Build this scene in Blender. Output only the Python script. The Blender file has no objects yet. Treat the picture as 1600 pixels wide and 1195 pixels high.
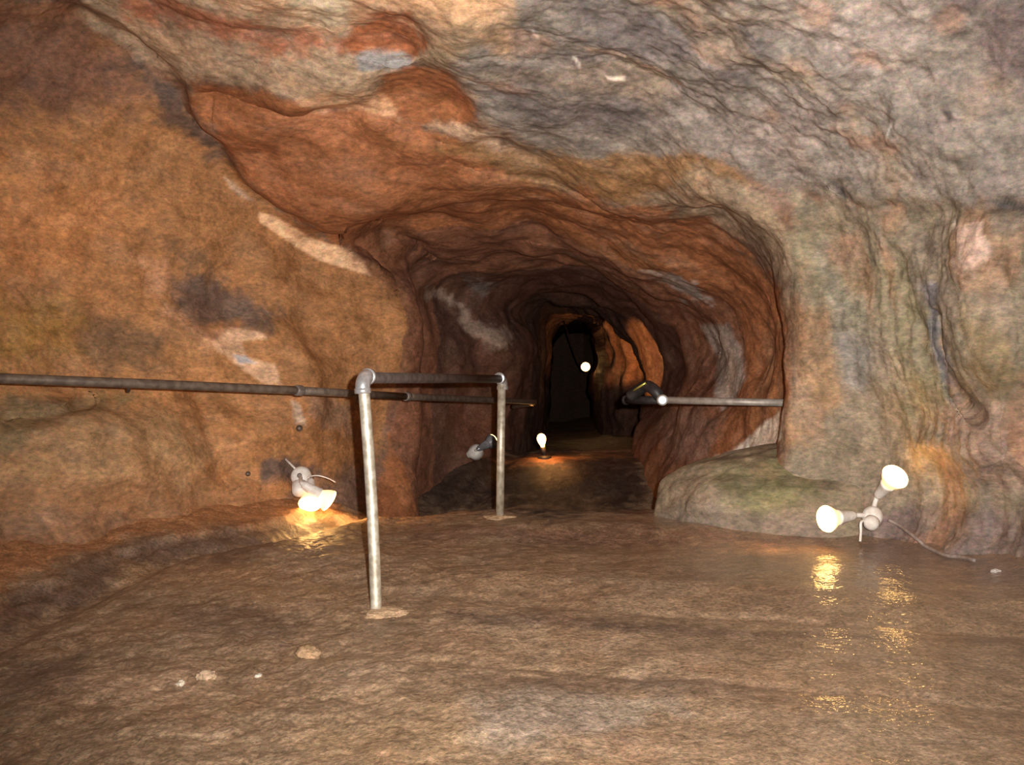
import bpy, bmesh, math, random
import numpy as np
from mathutils import Vector, Matrix

random.seed(7)
sc = bpy.context.scene
C = sc.collection
F, CX, CY, H = 1520.0, 800.0, 597.5, 0.74      # focal length in pixels, image centre, eye height

def W(px, py, d):
    """point at depth d (metres along +Y) seen at pixel px, py"""
    return Vector(((px - CX) / F * d, d, H + (CY - py) / F * d))

# ------------------------------------------------------------------ noise
def _hash(ix, iy, iz, seed):
    h = (ix.astype(np.int64) * 374761393 + iy.astype(np.int64) * 668265263 + iz.astype(np.int64) * 2147483647 + seed * 974711) & 0xffffffff
    h = ((h ^ (h >> 13)) * 1274126177) & 0xffffffff
    h = ((h ^ (h >> 16)) * 2246822519) & 0xffffffff
    return h ^ (h >> 15)

_G = np.random.RandomState(3).normal(size=(256, 3)); _G /= np.linalg.norm(_G, axis=1)[:, None]

def gnoise(p, seed=0):
    i = np.floor(p).astype(np.int64); f = p - i
    u = f * f * f * (f * (f * 6 - 15) + 10)
    out = 0
    for dx in (0, 1):
        wx = u[:, 0] if dx else 1 - u[:, 0]
        for dy in (0, 1):
            wy = u[:, 1] if dy else 1 - u[:, 1]
            for dz in (0, 1):
                wz = u[:, 2] if dz else 1 - u[:, 2]
                g = _G[_hash(i[:, 0] + dx, i[:, 1] + dy, i[:, 2] + dz, seed) & 255]
                dot = g[:, 0] * (f[:, 0] - dx) + g[:, 1] * (f[:, 1] - dy) + g[:, 2] * (f[:, 2] - dz)
                out = out + wx * wy * wz * dot
    return out * 1.5

def fbm(p, scale, octs=4, seed=0, gain=0.5, lac=2.1):
    a, s, out = 1.0, scale, 0
    for o in range(octs):
        out = out + a * gnoise(p * s, seed + o * 17); a *= gain; s *= lac
    return out

def ridged(p, scale, octs=3, seed=0):
    a, s, out = 1.0, scale, 0
    for o in range(octs):
        out = out + a * (0.5 - np.abs(gnoise(p * s, seed + o * 31))); a *= 0.5; s *= 2.1
    return out

def sstep(a, b, x):
    t = np.clip((x - a) / (b - a), 0, 1)
    return t * t * (3 - 2 * t)

# ------------------------------------------------------------------ image-plane outlines of marks on the rock
def project(P):
    d = np.maximum(P[:, 1], 0.05)
    return np.stack([CX + F * P[:, 0] / d, CY - F * (P[:, 2] - H) / d], 1)

def line_dist(q, pts):
    best = np.full(len(q), 1e9); side = np.ones(len(q)); along = np.zeros(len(q))
    n = len(pts) - 1
    for k in range(n):
        a = np.array(pts[k], float); b = np.array(pts[k + 1], float); ab = b - a
        t = np.clip(((q - a) @ ab) / (ab @ ab), 0, 1)
        v = q - a - t[:, None] * ab
        dd = np.hypot(v[:, 0], v[:, 1])
        m = dd < best
        best[m] = dd[m]; side[m] = np.sign(ab[0] * v[m, 1] - ab[1] * v[m, 0]); along[m] = (k + t[m]) / n
    return best, side, along

def poly_sd(q, pts):
    d, _, _ = line_dist(q, list(pts) + [pts[0]])
    inside = np.zeros(len(q), bool); n = len(pts)
    for k in range(n):
        x1, y1 = pts[k]; x2, y2 = pts[(k + 1) % n]
        if y1 == y2: continue
        c = ((y1 > q[:, 1]) != (y2 > q[:, 1])) & (q[:, 0] < (x2 - x1) * (q[:, 1] - y1) / (y2 - y1) + x1)
        inside ^= c
    return np.where(inside, -d, d)

def lin(c):
    c = np.array(c, float) / 255.0
    return np.where(c <= 0.04045, c / 12.92, ((c + 0.055) / 1.055) ** 2.4)

def paint(P, q, base, patches, seed=50, mot=0.0, streak=None):
    """albedo of the rock: mineral patches and some painted light and shade, with ragged borders"""
    n = len(P)
    col = np.tile(lin(base), (n, 1))
    wob = np.stack([fbm(P, 3.0, 4, seed), fbm(P, 3.0, 4, seed + 5)], 1)
    fine = fbm(P, 14.0, 4, seed + 9)
    front = P[:, 1] > 0.8
    for pt in patches:
        pts, c, soft = pt[0], pt[1], pt[2]
        amt = pt[3] if len(pt) > 3 else 1.0
        dmin, dmax = pt[4] if len(pt) > 4 else (0, 99)
        warp = pt[5] if len(pt) > 5 else 1.0
        xs = [p[0] for p in pts]; ys = [p[1] for p in pts]; mg = soft * 2 + 40 * warp + 10
        m = front & (q[:, 0] > min(xs) - mg) & (q[:, 0] < max(xs) + mg) & (q[:, 1] > min(ys) - mg) & (q[:, 1] < max(ys) + mg) & (P[:, 1] >= dmin) & (P[:, 1] <= dmax)
        idx = np.nonzero(m)[0]
        if not len(idx): continue
        w = min(soft * 0.9 + 5, 32) * warp
        sd = poly_sd(q[idx] + wob[idx] * w, pts) + fine[idx] * min(soft * 0.8 + 3, 26) * warp
        k = sstep(soft, -soft, sd) * amt
        col[idx] = col[idx] * (1 - k[:, None]) + lin(c) * k[:, None]
    mot = np.broadcast_to(np.asarray(mot, float), (n,))
    if mot.max() > 0:
        sf = lambda sc_, oc, sd_: fbm(P, sc_, oc, sd_) if streak is None else both(lambda c: fbm(c, sc_, oc, sd_), streak)
        a1, a2, a3 = sf(2.0, 4, seed + 21), sf(5.5, 4, seed + 25), fbm(P, 18.0, 3, seed + 29)
        def blend(k, c, keep=0.5):
            nonlocal col
            lum = col.mean(1, keepdims=True); t = lin(c)[None, :]; t = t * (keep * lum / t.mean() + 1 - keep)
            col = col * (1 - k[:, None]) + t * k[:, None]
        blend(sstep(0.12, 0.55, a1) * 0.40 * mot, (118, 92, 58), 0.6)                   # ochre and olive films
        blend(sstep(0.10, 0.50, a2) * 0.45 * mot, (84, 72, 68), 0.25)                    # dark manganese
        blend(sstep(0.12, 0.55, sf(3.2, 4, seed + 33)) * 0.35 * mot, (160, 142, 122), 0.3)   # pale calcite film
        blend(sstep(0.18, 0.5, sf(2.6, 3, seed + 37)) * 0.35 * mot, (160, 100, 60), 0.6)     # rust
        col = col * np.exp((0.4 + 0.6 * mot) * (mot > 0) * (0.24 * a1 + 0.30 * a2 + 0.36 * a3))[:, None]
    return np.clip(col * ALB, 0.004, 0.9)

ALB = 1.15

# ------------------------------------------------------------------ materials
def nodes(name):
    m = bpy.data.materials.new(name); m.use_nodes = True
    nt = m.node_tree; b = nt.nodes['Principled BSDF']
    return m, nt, b

def rock_material(name, rough=(0.5, 0.85), bump=0.35, fine=1.0, spec=0.35, strata=(1, 1, 1), speck=0.34):
    m, nt, b = nodes(name); N = nt.nodes; L = nt.links
    at = N.new('ShaderNodeAttribute'); at.attribute_name = 'rock_tint'
    tc = N.new('ShaderNodeTexCoord')
    mp = N.new('ShaderNodeMapping'); mp.inputs['Scale'].default_value = strata
    L.new(tc.outputs['Object'], mp.inputs['Vector'])
    def noise(scale, detail=6, rgh=0.6, dist=0.0):
        n = N.new('ShaderNodeTexNoise'); n.inputs['Scale'].default_value = scale
        n.inputs['Detail'].default_value = detail; n.inputs['Roughness'].default_value = rgh; n.inputs['Distortion'].default_value = dist
        L.new(mp.outputs['Vector'], n.inputs['Vector']); return n
    n1, n2, n3 = noise(9 * fine, 8, 0.65, 0.6), noise(45 * fine, 5, 0.7), noise(150 * fine, 3, 0.7)
    # brightness mottling of the mineral grain
    r1 = N.new('ShaderNodeMapRange'); r1.inputs[1].default_value = 0.3; r1.inputs[2].default_value = 0.7; r1.inputs[3].default_value = 0.66; r1.inputs[4].default_value = 1.32
    L.new(n1.outputs['Fac'], r1.inputs[0])
    r2 = N.new('ShaderNodeMapRange'); r2.inputs[1].default_value = 0.3; r2.inputs[2].default_value = 0.7; r2.inputs[3].default_value = 1 - speck; r2.inputs[4].default_value = 1 + speck
    L.new(n2.outputs['Fac'], r2.inputs[0])
    mu = N.new('ShaderNodeMath'); mu.operation = 'MULTIPLY'; L.new(r1.outputs[0], mu.inputs[0]); L.new(r2.outputs[0], mu.inputs[1])
    vm = N.new('ShaderNodeVectorMath'); vm.operation = 'SCALE'; L.new(at.outputs['Color'], vm.inputs[0]); L.new(mu.outputs[0], vm.inputs['Scale'])
    # slight hue speckle (ochre, grey and greenish grains)
    hm = N.new('ShaderNodeMix'); hm.data_type = 'RGBA'; hm.blend_type = 'OVERLAY'; hm.inputs[0].default_value = 0.22
    L.new(vm.outputs['Vector'], hm.inputs[6]); L.new(n2.outputs['Color'], hm.inputs[7])
    hm2 = N.new('ShaderNodeMix'); hm2.data_type = 'RGBA'; hm2.blend_type = 'OVERLAY'; hm2.inputs[0].default_value = 0.36
    L.new(hm.outputs[2], hm2.inputs[6]); L.new(n3.outputs['Color'], hm2.inputs[7])
    L.new(hm2.outputs[2], b.inputs['Base Color'])
    rr = N.new('ShaderNodeMapRange'); rr.inputs[1].default_value = 0.35; rr.inputs[2].default_value = 0.65; rr.inputs[3].default_value = rough[0]; rr.inputs[4].default_value = rough[1]
    L.new(n1.outputs['Fac'], rr.inputs[0]); L.new(rr.outputs[0], b.inputs['Roughness'])
    b.inputs['Specular IOR Level'].default_value = spec
    ad = N.new('ShaderNodeMath'); ad.operation = 'MULTIPLY_ADD'; ad.inputs[1].default_value = 0.45
    L.new(n2.outputs['Fac'], ad.inputs[0]); L.new(n1.outputs['Fac'], ad.inputs[2])
    ad2 = N.new('ShaderNodeMath'); ad2.operation = 'MULTIPLY_ADD'; ad2.inputs[1].default_value = 0.26
    L.new(n3.outputs['Fac'], ad2.inputs[0]); L.new(ad.outputs[0], ad2.inputs[2])
    bp = N.new('ShaderNodeBump'); bp.inputs['Strength'].default_value = bump; bp.inputs['Distance'].default_value = 0.05
    L.new(ad2.outputs[0], bp.inputs['Height']); L.new(bp.outputs['Normal'], b.inputs['Normal'])
    return m

def metal(name, col, col2, rough=0.4, metallic=0.9, bump=0.1, scale=30):
    m, nt, b = nodes(name); N = nt.nodes; L = nt.links
    tc = N.new('ShaderNodeTexCoord'); n = N.new('ShaderNodeTexNoise'); n.inputs['Scale'].default_value = scale; n.inputs['Detail'].default_value = 6
    L.new(tc.outputs['Object'], n.inputs['Vector'])
    cr = N.new('ShaderNodeValToRGB'); cr.color_ramp.elements[0].position = 0.38; cr.color_ramp.elements[1].position = 0.62
    cr.color_ramp.elements[0].color = (*col, 1); cr.color_ramp.elements[1].color = (*col2, 1)
    L.new(n.outputs['Fac'], cr.inputs['Fac']); L.new(cr.outputs['Color'], b.inputs['Base Color'])
    b.inputs['Roughness'].default_value = rough; b.inputs['Metallic'].default_value = metallic
    bp = N.new('ShaderNodeBump'); bp.inputs['Strength'].default_value = bump; bp.inputs['Distance'].default_value = 0.004
    L.new(n.outputs['Fac'], bp.inputs['Height']); L.new(bp.outputs['Normal'], b.inputs['Normal'])
    return m

def emit(name, col, strength):
    m, nt, b = nodes(name)
    b.inputs['Base Color'].default_value = (0.8, 0.8, 0.8, 1)
    b.inputs['Emission Color'].default_value = (*col, 1); b.inputs['Emission Strength'].default_value = strength
    return m

M_wall = rock_material('cave_rock', (0.55, 0.85), 0.28, 1.0, 0.3, strata=(0.8, 0.9, 1.5))
M_floor = rock_material('wet_stone_floor', (0.35, 0.65), 0.42, 1.8, 0.5, speck=0.55)
def wet_film(m, weight=0.8, rough=0.07, scale=55, strength=0.3):
    nt = m.node_tree; N = nt.nodes; L = nt.links; b = N['Principled BSDF']
    tc = N.new('ShaderNodeTexCoord'); n = N.new('ShaderNodeTexNoise'); n.inputs['Scale'].default_value = scale; n.inputs['Detail'].default_value = 2
    L.new(tc.outputs['Object'], n.inputs['Vector'])
    bp = N.new('ShaderNodeBump'); bp.inputs['Strength'].default_value = strength; bp.inputs['Distance'].default_value = 0.012
    L.new(n.outputs['Fac'], bp.inputs['Height']); L.new(bp.outputs['Normal'], b.inputs['Coat Normal'])
    wt = N.new('ShaderNodeAttribute'); wt.attribute_name = 'wetness'; mw = N.new('ShaderNodeMath'); mw.operation = 'MULTIPLY'; mw.inputs[1].default_value = weight
    L.new(wt.outputs['Fac'], mw.inputs[0]); L.new(mw.outputs[0], b.inputs['Coat Weight'])
    b.inputs['Coat Roughness'].default_value = rough
wet_film(M_floor)
M_stone = rock_material('stone', (0.5, 0.8), 0.4, 2.0, 0.3)
M_galv = metal('galvanised_pipe', (0.60, 0.53, 0.42), (0.36, 0.30, 0.22), 0.5, 0.5, 0.15, 35)
M_elbow = metal('galvanised_fitting', (0.6, 0.58, 0.58), (0.48, 0.45, 0.44), 0.3, 0.7, 0.1, 60)
M_dark = metal('tarnished_pipe', (0.085, 0.06, 0.05), (0.05, 0.035, 0.03), 0.5, 0.3, 0.2, 30)
M_grey = metal('grey_painted_pipe', (0.25, 0.21, 0.18), (0.14, 0.11, 0.095), 0.5, 0.35, 0.2, 30)
M_brown = metal('rusty_brown_pipe', (0.17, 0.125, 0.092), (0.10, 0.07, 0.052), 0.5, 0.3, 0.2, 30)
M_light = metal('dull_grey_pipe', (0.42, 0.35, 0.29), (0.28, 0.23, 0.19), 0.5, 0.25, 0.2, 30)
M_mirror = metal('polished_cap', (0.95, 0.95, 0.97), (0.9, 0.9, 0.93), 0.38, 0.6, 0.0, 10)
M_white = metal('white_enamel', (0.78, 0.72, 0.66), (0.66, 0.58, 0.5), 0.5, 0.0, 0.05, 40)
M_black = metal('dark_holder', (0.04, 0.03, 0.028), (0.02, 0.018, 0.016), 0.5, 0.1, 0.1, 40)
M_cable = metal('grey_cable', (0.30, 0.22, 0.18), (0.2, 0.15, 0.13), 0.6, 0.0, 0.1, 60)
M_yellow = metal('yellow_reflection', (0.75, 0.62, 0.12), (0.6, 0.5, 0.1), 0.3, 0.6, 0.05, 40)  # colour of a lamp reflection, used for the strip on the bent pipe
M_face = emit('lamp_face', (1.0, 0.52, 0.13), 17)
M_face_dim = emit('lamp_face_far', (1.0, 0.52, 0.15), 8)
M_body = emit('lamp_glass', (1.0, 0.5, 0.14), 1.3)
M_off = metal('unlit_lamp_glass', (0.3, 0.29, 0.3), (0.18, 0.17, 0.18), 0.25, 0.2, 0.0, 20)
M_foot = rock_material('mortar', (0.6, 0.85), 0.5, 3.0, 0.3)

# ------------------------------------------------------------------ object helpers
def link(name, me, mat=None, parent=None):
    o = bpy.data.objects.new(name, me); C.objects.link(o)
    if mat is not None: me.materials.append(mat)
    if parent is not None: o.parent = parent
    return o

def obj(name, bm, mat, parent=None, smooth=True):
    me = bpy.data.meshes.new(name); bmesh.ops.recalc_face_normals(bm, faces=bm.faces); bm.to_mesh(me); bm.free()
    if smooth:
        for p in me.polygons: p.use_smooth = True
    return link(name, me, mat, parent)

def thing(name, label, cat, loc=(0, 0, 0), group=None):
    o = bpy.data.objects.new(name, None); C.objects.link(o); o.location = loc; o.empty_display_size = 0.1
    o['label'] = label; o['category'] = cat
    if group: o['group'] = group
    return o

def tag(o, label, cat, group=None):
    o['label'] = label; o['category'] = cat
    if group: o['group'] = group
    return o

def frame_of(d):
    d = Vector(d).normalized(); a = Vector((0, 0, 1)) if abs(d.z) < 0.9 else Vector((1, 0, 0))
    u = d.cross(a).normalized(); return d, u, u.cross(d).normalized()

def lathe(bm, origin, axis, prof, seg=28, caps=True):
    """revolve (distance along axis, radius) pairs about axis through origin"""
    d, u, v = frame_of(axis); o = Vector(origin); rows = []
    for (t, r) in prof:
        rows.append([bm.verts.new(o + d * t + (u * math.cos(2 * math.pi * k / seg) + v * math.sin(2 * math.pi * k / seg)) * max(r, 1e-4)) for k in range(seg)])
    for a, b in zip(rows, rows[1:]):
        for k in range(seg): bm.faces.new((a[k], a[(k + 1) % seg], b[(k + 1) % seg], b[k]))
    if caps:
        bm.faces.new(rows[0]); bm.faces.new(rows[-1][::-1])

def tube(bm, pts, r, seg=20):
    pts = [Vector(p) for p in pts]; rows = []; d0, u, v = frame_of(pts[1] - pts[0])
    for i, p in enumerate(pts):
        t = (pts[min(i + 1, len(pts) - 1)] - pts[max(i - 1, 0)]).normalized()
        u = (u - t * u.dot(t)).normalized(); w = t.cross(u)
        rr = r[i] if isinstance(r, (list, tuple)) else r
        rows.append([bm.verts.new(p + (u * math.cos(2 * math.pi * k / seg) + w * math.sin(2 * math.pi * k / seg)) * rr) for k in range(seg)])
    for a, b in zip(rows, rows[1:]):
        for k in range(seg): bm.faces.new((a[k], a[(k + 1) % seg], b[(k + 1) % seg], b[k]))
    bm.faces.new(rows[0]); bm.faces.new(rows[-1][::-1])

def curve_pts(ctrl, n=10):
    ctrl = [Vector(c) for c in ctrl]; out = []
    ext = [ctrl[0] * 2 - ctrl[1]] + ctrl + [ctrl[-1] * 2 - ctrl[-2]]
    for i in range(1, len(ext) - 2):
        p0, p1, p2, p3 = ext[i - 1:i + 3]
        for k in range(n):
            t = k / n
            out.append(0.5 * ((2 * p1) + (p2 - p0) * t + (2 * p0 - 5 * p1 + 4 * p2 - p3) * t * t + (3 * p1 - p0 - 3 * p2 + p3) * t ** 3))
    out.append(ctrl[-1]); return out

def rot_local(bm, parent_loc):
    bmesh.ops.translate(bm, verts=bm.verts, vec=-Vector(parent_loc)); return bm

# ------------------------------------------------------------------ the cave shell: cross-sections from behind the camera to the deep end
PX = lambda *rows: [np.array(W(*r)) for r in rows]
PXS = lambda k, *rows: [np.array(W(r[0], r[1], r[2] * k)) for r in rows]
RING = []
D = PX((-250, 1010, 3.1), (-200, 820, 3.6), (-180, 600, 3.9), (-180, 300, 3.95), (-120, 60, 4.0), (30, -55, 4.0), (350, -120, 3.6), (750, -150, 3.4),
       (1150, -150, 3.3), (1500, -120, 3.2), (1720, 100, 3.3), (1760, 560, 3.5), (1740, 800, 3.5), (1740, 1050, 3.2))
for z, k in ((-2.6, 0.9), (-0.6, 1.02), (1.4, 1.04), (2.4, 1.02)):
    RING.append([np.array(((p[0]) * k, z, H + (p[2] - H) * k)) for p in D])
RING.append(D)
RING.append(PX((60, 960, 3.9), (60, 790, 4.2), (60, 600, 4.45), (40, 350, 4.5), (110, 130, 4.5), (205, 75, 4.45), (420, 30, 4.05), (750, 40, 3.9),
               (1080, 50, 3.8), (1400, 90, 3.65), (1530, 300, 3.75), (1520, 560, 3.95), (1500, 740, 4.1), (1500, 960, 3.9)))
RING.append(PX((300, 930, 4.6), (310, 770, 4.85), (300, 600, 5.05), (270, 420, 5.1), (290, 250, 5.0), (345, 232, 4.95), (540, 165, 4.55), (800, 160, 4.4),
               (1030, 180, 4.35), (1260, 230, 4.2), (1370, 400, 4.3), (1370, 580, 4.4), (1360, 740, 4.5), (1350, 930, 4.4)))
# lip of the big arch on the right, the left wall running on
RING.append(PX((470, 900, 5.1), (470, 760, 5.35), (470, 610, 5.5), (450, 480, 5.55), (450, 370, 5.5), (520, 370, 5.4), (670, 262, 5.0), (840, 258, 4.85),
               (985, 280, 4.8), (1150, 300, 4.6), (1228, 440, 4.65), (1238, 580, 4.7), (1225, 710, 4.75), (1200, 930, 4.7)))
RING.append(PX((560, 880, 5.6), (560, 760, 5.8), (570, 610, 6.0), (560, 500, 6.05), (550, 410, 6.0), (590, 362, 5.9), (740, 320, 5.4), (870, 300, 5.2),
               (1000, 318, 5.15), (1148, 330, 5.1), (1229, 450, 5.15), (1240, 585, 5.2), (1226, 715, 5.25), (1200, 930, 5.2)))
# bulge of the left wall that hides a recess / second arch on the right
RING.append(PX((640, 860, 6.2), (645, 750, 6.3), (652, 610, 6.4), (645, 500, 6.4), (640, 420, 6.4), (660, 378, 6.4), (790, 352, 6.0), (900, 352, 5.8),
               (1020, 385, 5.7), (1130, 420, 5.7), (1190, 500, 5.7), (1205, 600, 5.7), (1190, 720, 5.7), (1170, 900, 5.6)))
RING.append(PX((630, 850, 7.0), (635, 740, 7.0), (640, 610, 7.1), (632, 500, 7.1), (640, 430, 7.0), (690, 412, 6.9), (810, 372, 6.6), (910, 392, 6.4),
               (1010, 428, 6.2), (1100, 462, 6.2), (1150, 520, 6.2), (1164, 605, 6.2), (1130, 710, 6.1), (1110, 880, 6.0)))
RING.append(PX((770, 830, 8.4), (775, 720, 8.5), (790, 610, 8.6), (798, 540, 8.6), (770, 475, 8.5), (800, 448, 8.3), (860, 425, 8.0), (925, 430, 7.7),
               (990, 452, 7.5), (1050, 485, 7.4), (1095, 540, 7.3), (1085, 610, 7.2), (1045, 700, 7.0), (1030, 860, 6.8)))
RING.append(PXS(1.12, (820, 800, 10.3), (822, 700, 10.4), (828, 610, 10.4), (832, 540, 10.4), (830, 495, 10.3), (848, 475, 10.2), (880, 472, 10.0), (915, 476, 9.8),
               (948, 488, 9.5), (975, 522, 9.2), (1003, 570, 9.0), (1012, 615, 8.8), (992, 700, 8.6), (985, 820, 8.5)))
RING.append(PXS(1.25, (835, 780, 11.8), (838, 690, 11.8), (842, 605, 11.8), (845, 545, 11.8), (845, 505, 11.7), (858, 490, 11.6), (885, 485, 11.4), (915, 490, 11.2),
               (965, 488, 10.8), (1010, 520, 10.5), (1045, 570, 10.3), (1048, 615, 10.2), (1025, 690, 10.0), (1015, 800, 10.0)))
RING.append(PXS(1.3, (850, 760, 14.2), (852, 680, 14.2), (856, 605, 14.2), (858, 555, 14.2), (860, 525, 14.1), (868, 512, 14.0), (888, 505, 13.9), (912, 502, 13.8),
               (930, 506, 11.4), (938, 530, 11.3), (946, 562, 11.2), (940, 605, 11.2), (944, 690, 11.2), (944, 780, 11.2)))
RING.append(PXS(1.6, (840, 730, 20), (845, 670, 20), (850, 605, 20), (855, 565, 20), (862, 540, 20), (875, 525, 20), (895, 520, 20), (915, 520, 20),
               (945, 525, 19), (965, 550, 19), (975, 575, 19), (975, 610, 19), (975, 680, 19), (975, 740, 19)))

R = np.array(RING)                                    # rings x stations x 3
NR, NS = R.shape[:2]

def hermite(P, t, tq):
    """non-uniform cubic through P (axis 0) at parameters t"""
    h = np.diff(t); sl = np.diff(P, axis=0) / h.reshape(-1, *([1] * (P.ndim - 1)))
    m = np.empty_like(P); m[0] = sl[0]; m[-1] = sl[-1]
    w = (h[1:] / (h[:-1] + h[1:])).reshape(-1, *([1] * (P.ndim - 1)))
    m[1:-1] = sl[:-1] * w + sl[1:] * (1 - w)
    k = np.clip(np.searchsorted(t, tq, side='right') - 1, 0, len(t) - 2)
    s = ((tq - t[k]) / h[k]).reshape(-1, *([1] * (P.ndim - 1))); hk = h[k].reshape(s.shape)
    return (2 * s**3 - 3 * s**2 + 1) * P[k] + (s**3 - 2 * s**2 + s) * hk * m[k] + (-2 * s**3 + 3 * s**2) * P[k + 1] + (s**3 - s**2) * hk * m[k + 1]

def param(step): return np.concatenate([[0], np.cumsum(np.maximum(step, 0.05) ** 0.7)])

t_r = param(np.linalg.norm(np.diff(R, axis=0), axis=2).mean(1))
sub_r = [4, 6, 8, 14, 80, 110, 80, 50, 50, 34, 60, 50, 34, 46, 14]
assert len(sub_r) == NR - 1, (len(sub_r), NR)
tq_r = np.concatenate([np.linspace(t_r[i], t_r[i + 1], n, endpoint=False) for i, n in enumerate(sub_r)] + [[t_r[-1]]])
G1 = hermite(R, t_r, tq_r)                             # rows x stations x 3
t_s = param(np.linalg.norm(np.diff(R[4:9], axis=1), axis=2).mean(0))
sub_s = [36, 50, 64, 60, 40, 60, 70, 70, 80, 70, 64, 50, 40]
cum = np.concatenate([[0], np.cumsum(sub_s)])
tq_s = np.concatenate([np.linspace(t_s[i], t_s[i + 1], n, endpoint=False) for i, n in enumerate(sub_s)] + [[t_s[-1]]])
G2 = hermite(np.swapaxes(G1, 0, 1), t_s, tq_s)         # columns x rows x 3
G2 = np.swapaxes(G2, 0, 1)                             # rows x columns x 3
nrow, ncol = G2.shape[:2]

def grid_normals(G):
    a = np.gradient(G, axis=0); b = np.gradient(G, axis=1)
    n = np.cross(a, b); n /= np.maximum(np.linalg.norm(n, axis=2), 1e-9)[:, :, None]
    return n

N0 = grid_normals(G2)
cen = G2.mean(1, keepdims=True)
if (N0 * (cen - G2)).sum() < 0: N0 = -N0               # normals point into the cave
P = G2.reshape(-1, 3).copy(); Nn = N0.reshape(-1, 3)

# --- carved shapes: steps, cracks, bulges, each given where it runs on the rock
q = project(P); front = P[:, 1] > 1.2
ray = P - np.array((0, 0, H)); ray /= np.linalg.norm(ray, axis=1)[:, None]
off = np.zeros(len(P))                                 # + pushes away from the camera
wobq = np.stack([fbm(P, 2.5, 4, 201), fbm(P, 2.5, 4, 207)], 1) * 14

def step_line(pts, amount, fall, width=5, side=1, dmin=0, dmax=99):
    """rock on one side of the line stands back by amount, fading over fall pixels"""
    m = np.nonzero(front & (P[:, 1] > dmin) & (P[:, 1] < dmax))[0]
    d, s, al = line_dist(q[m] + wobq[m] * 0.6, pts)
    s = s * side * d
    k = sstep(-width, width, s) * np.exp(-np.maximum(s, 0) / fall) * np.clip(np.minimum(al, 1 - al) * 8, 0, 1)
    off[m] += amount * k

def crack(pts, depth, width, dmin=0, dmax=99):
    m = np.nonzero(front & (P[:, 1] > dmin) & (P[:, 1] < dmax))[0]
    d, s, al = line_dist(q[m] + wobq[m] * 0.5, pts)
    off[m] += depth * np.exp(-(d / width) ** 2) * np.clip(np.minimum(al, 1 - al) * 10, 0, 1)

def bulge(cx, cy, rx, ry, rot, amount, dmin=0, dmax=99, p=2):
    m = np.nonzero(front & (P[:, 1] > dmin) & (P[:, 1] < dmax))[0]
    c, s_ = math.cos(math.radians(rot)), math.sin(math.radians(rot))
    x = q[m, 0] - cx + wobq[m, 0] * 0.5; y = q[m, 1] - cy + wobq[m, 1] * 0.5
    u = (x * c + y * s_) / rx; v = (-x * s_ + y * c) / ry
    off[m] -= amount * np.exp(-((u * u + v * v) ** (p / 2)))

CREASE = [(95, -5), (125, 20), (205, 75), (232, 108), (288, 138), (302, 172), (350, 240), (372, 282), (415, 315), (490, 360), (545, 385)]
step_line(CREASE, 0.16, 110, 11, side=1, dmax=6.5)
crack(CREASE, 0.03, 9, dmax=6.5)
bulge(655, 160, 75, 52, 10, -0.16, p=4, dmax=6)       # rust coloured pockets in the ceiling
bulge(600, 55, 68, 36, 5, -0.13, p=4, dmax=6)
bulge(600, 95, 46, 13, 8, 0.05, dmax=6)
step_line([(300, 132), (380, 136), (460, 158), (530, 168), (590, 158)], 0.10, 60, 6, side=1, dmax=6)
step_line([(655, 205), (720, 212), (790, 232), (880, 280), (960, 312), (1010, 318)], 0.08, 60, 8, side=1, dmax=6.5)
step_line([(660, 72), (560, 70), (430, 52), (330, 25), (260, 0)], 0.05, 40, 6, side=-1, dmax=6)
crack([(690, 235), (800, 275), (900, 290), (965, 318), (1040, 312)], 0.03, 6, dmax=7)
crack([(580, 360), (640, 358), (680, 404), (720, 430), (800, 436)], 0.09, 8, dmin=5.5, dmax=9)
crack([(720, 330), (800, 352), (880, 372), (935, 402), (1000, 430)], 0.05, 7, dmin=5, dmax=9)
step_line([(540, 392), (552, 368), (585, 357), (640, 357), (682, 405)], 0.22, 70, 8, side=1, dmin=5, dmax=7.2)
bulge(160, 700, 190, 75, 3, 0.22, p=3, dmax=6)        # swollen foot of the left wall
crack([(298, 600), (322, 660), (338, 705), (380, 760)], 0.06, 20, dmax=6)
crack([(0, 662), (60, 652), (110, 640), (150, 615)], 0.07, 9, dmax=6)
bulge(350, 460, 95, 60, 20, -0.08, dmax=7)
bulge(180, 530, 80, 45, 10, -0.07, dmax=7)
bulge(330, 540, 60, 30, 40, 0.06, dmax=7)
bulge(1130, 590, 60, 90, 0, 0.10, dmin=5.3, dmax=7)
step_line([(1170, 515), (1180, 580), (1166, 640)], 0.0, 40, 8)
crack([(1462, 470), (1475, 540), (1490, 600), (1530, 660)], 0.09, 9, dmax=6)
bulge(1575, 322, 34, 12, 3, -0.05, dmax=6)
bulge(1312, 298, 16, 8, 30, -0.07, dmax=6)

step_line([(1230, 300), (1330, 310), (1450, 318), (1560, 320)], 0.05, 80, 12, side=1, dmax=6)
bulge(1520, 390, 40, 60, 10, 0.10, dmax=6)
bulge(1545, 560, 45, 100, -12, 0.10, dmax=6)
bulge(1540, 705, 70, 55, 15, 0.16, p=3, dmax=6)
bulge(1440, 690, 40, 40, 0, 0.06, dmax=6)
bulge(1420, 230, 90, 60, 10, 0.06, dmax=6)
bulge(1250, 120, 120, 60, 10, 0.06, dmax=6)
bulge(1160, 330, 90, 40, 30, 0.07, dmax=6)
P += ray * off[:, None]

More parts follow.
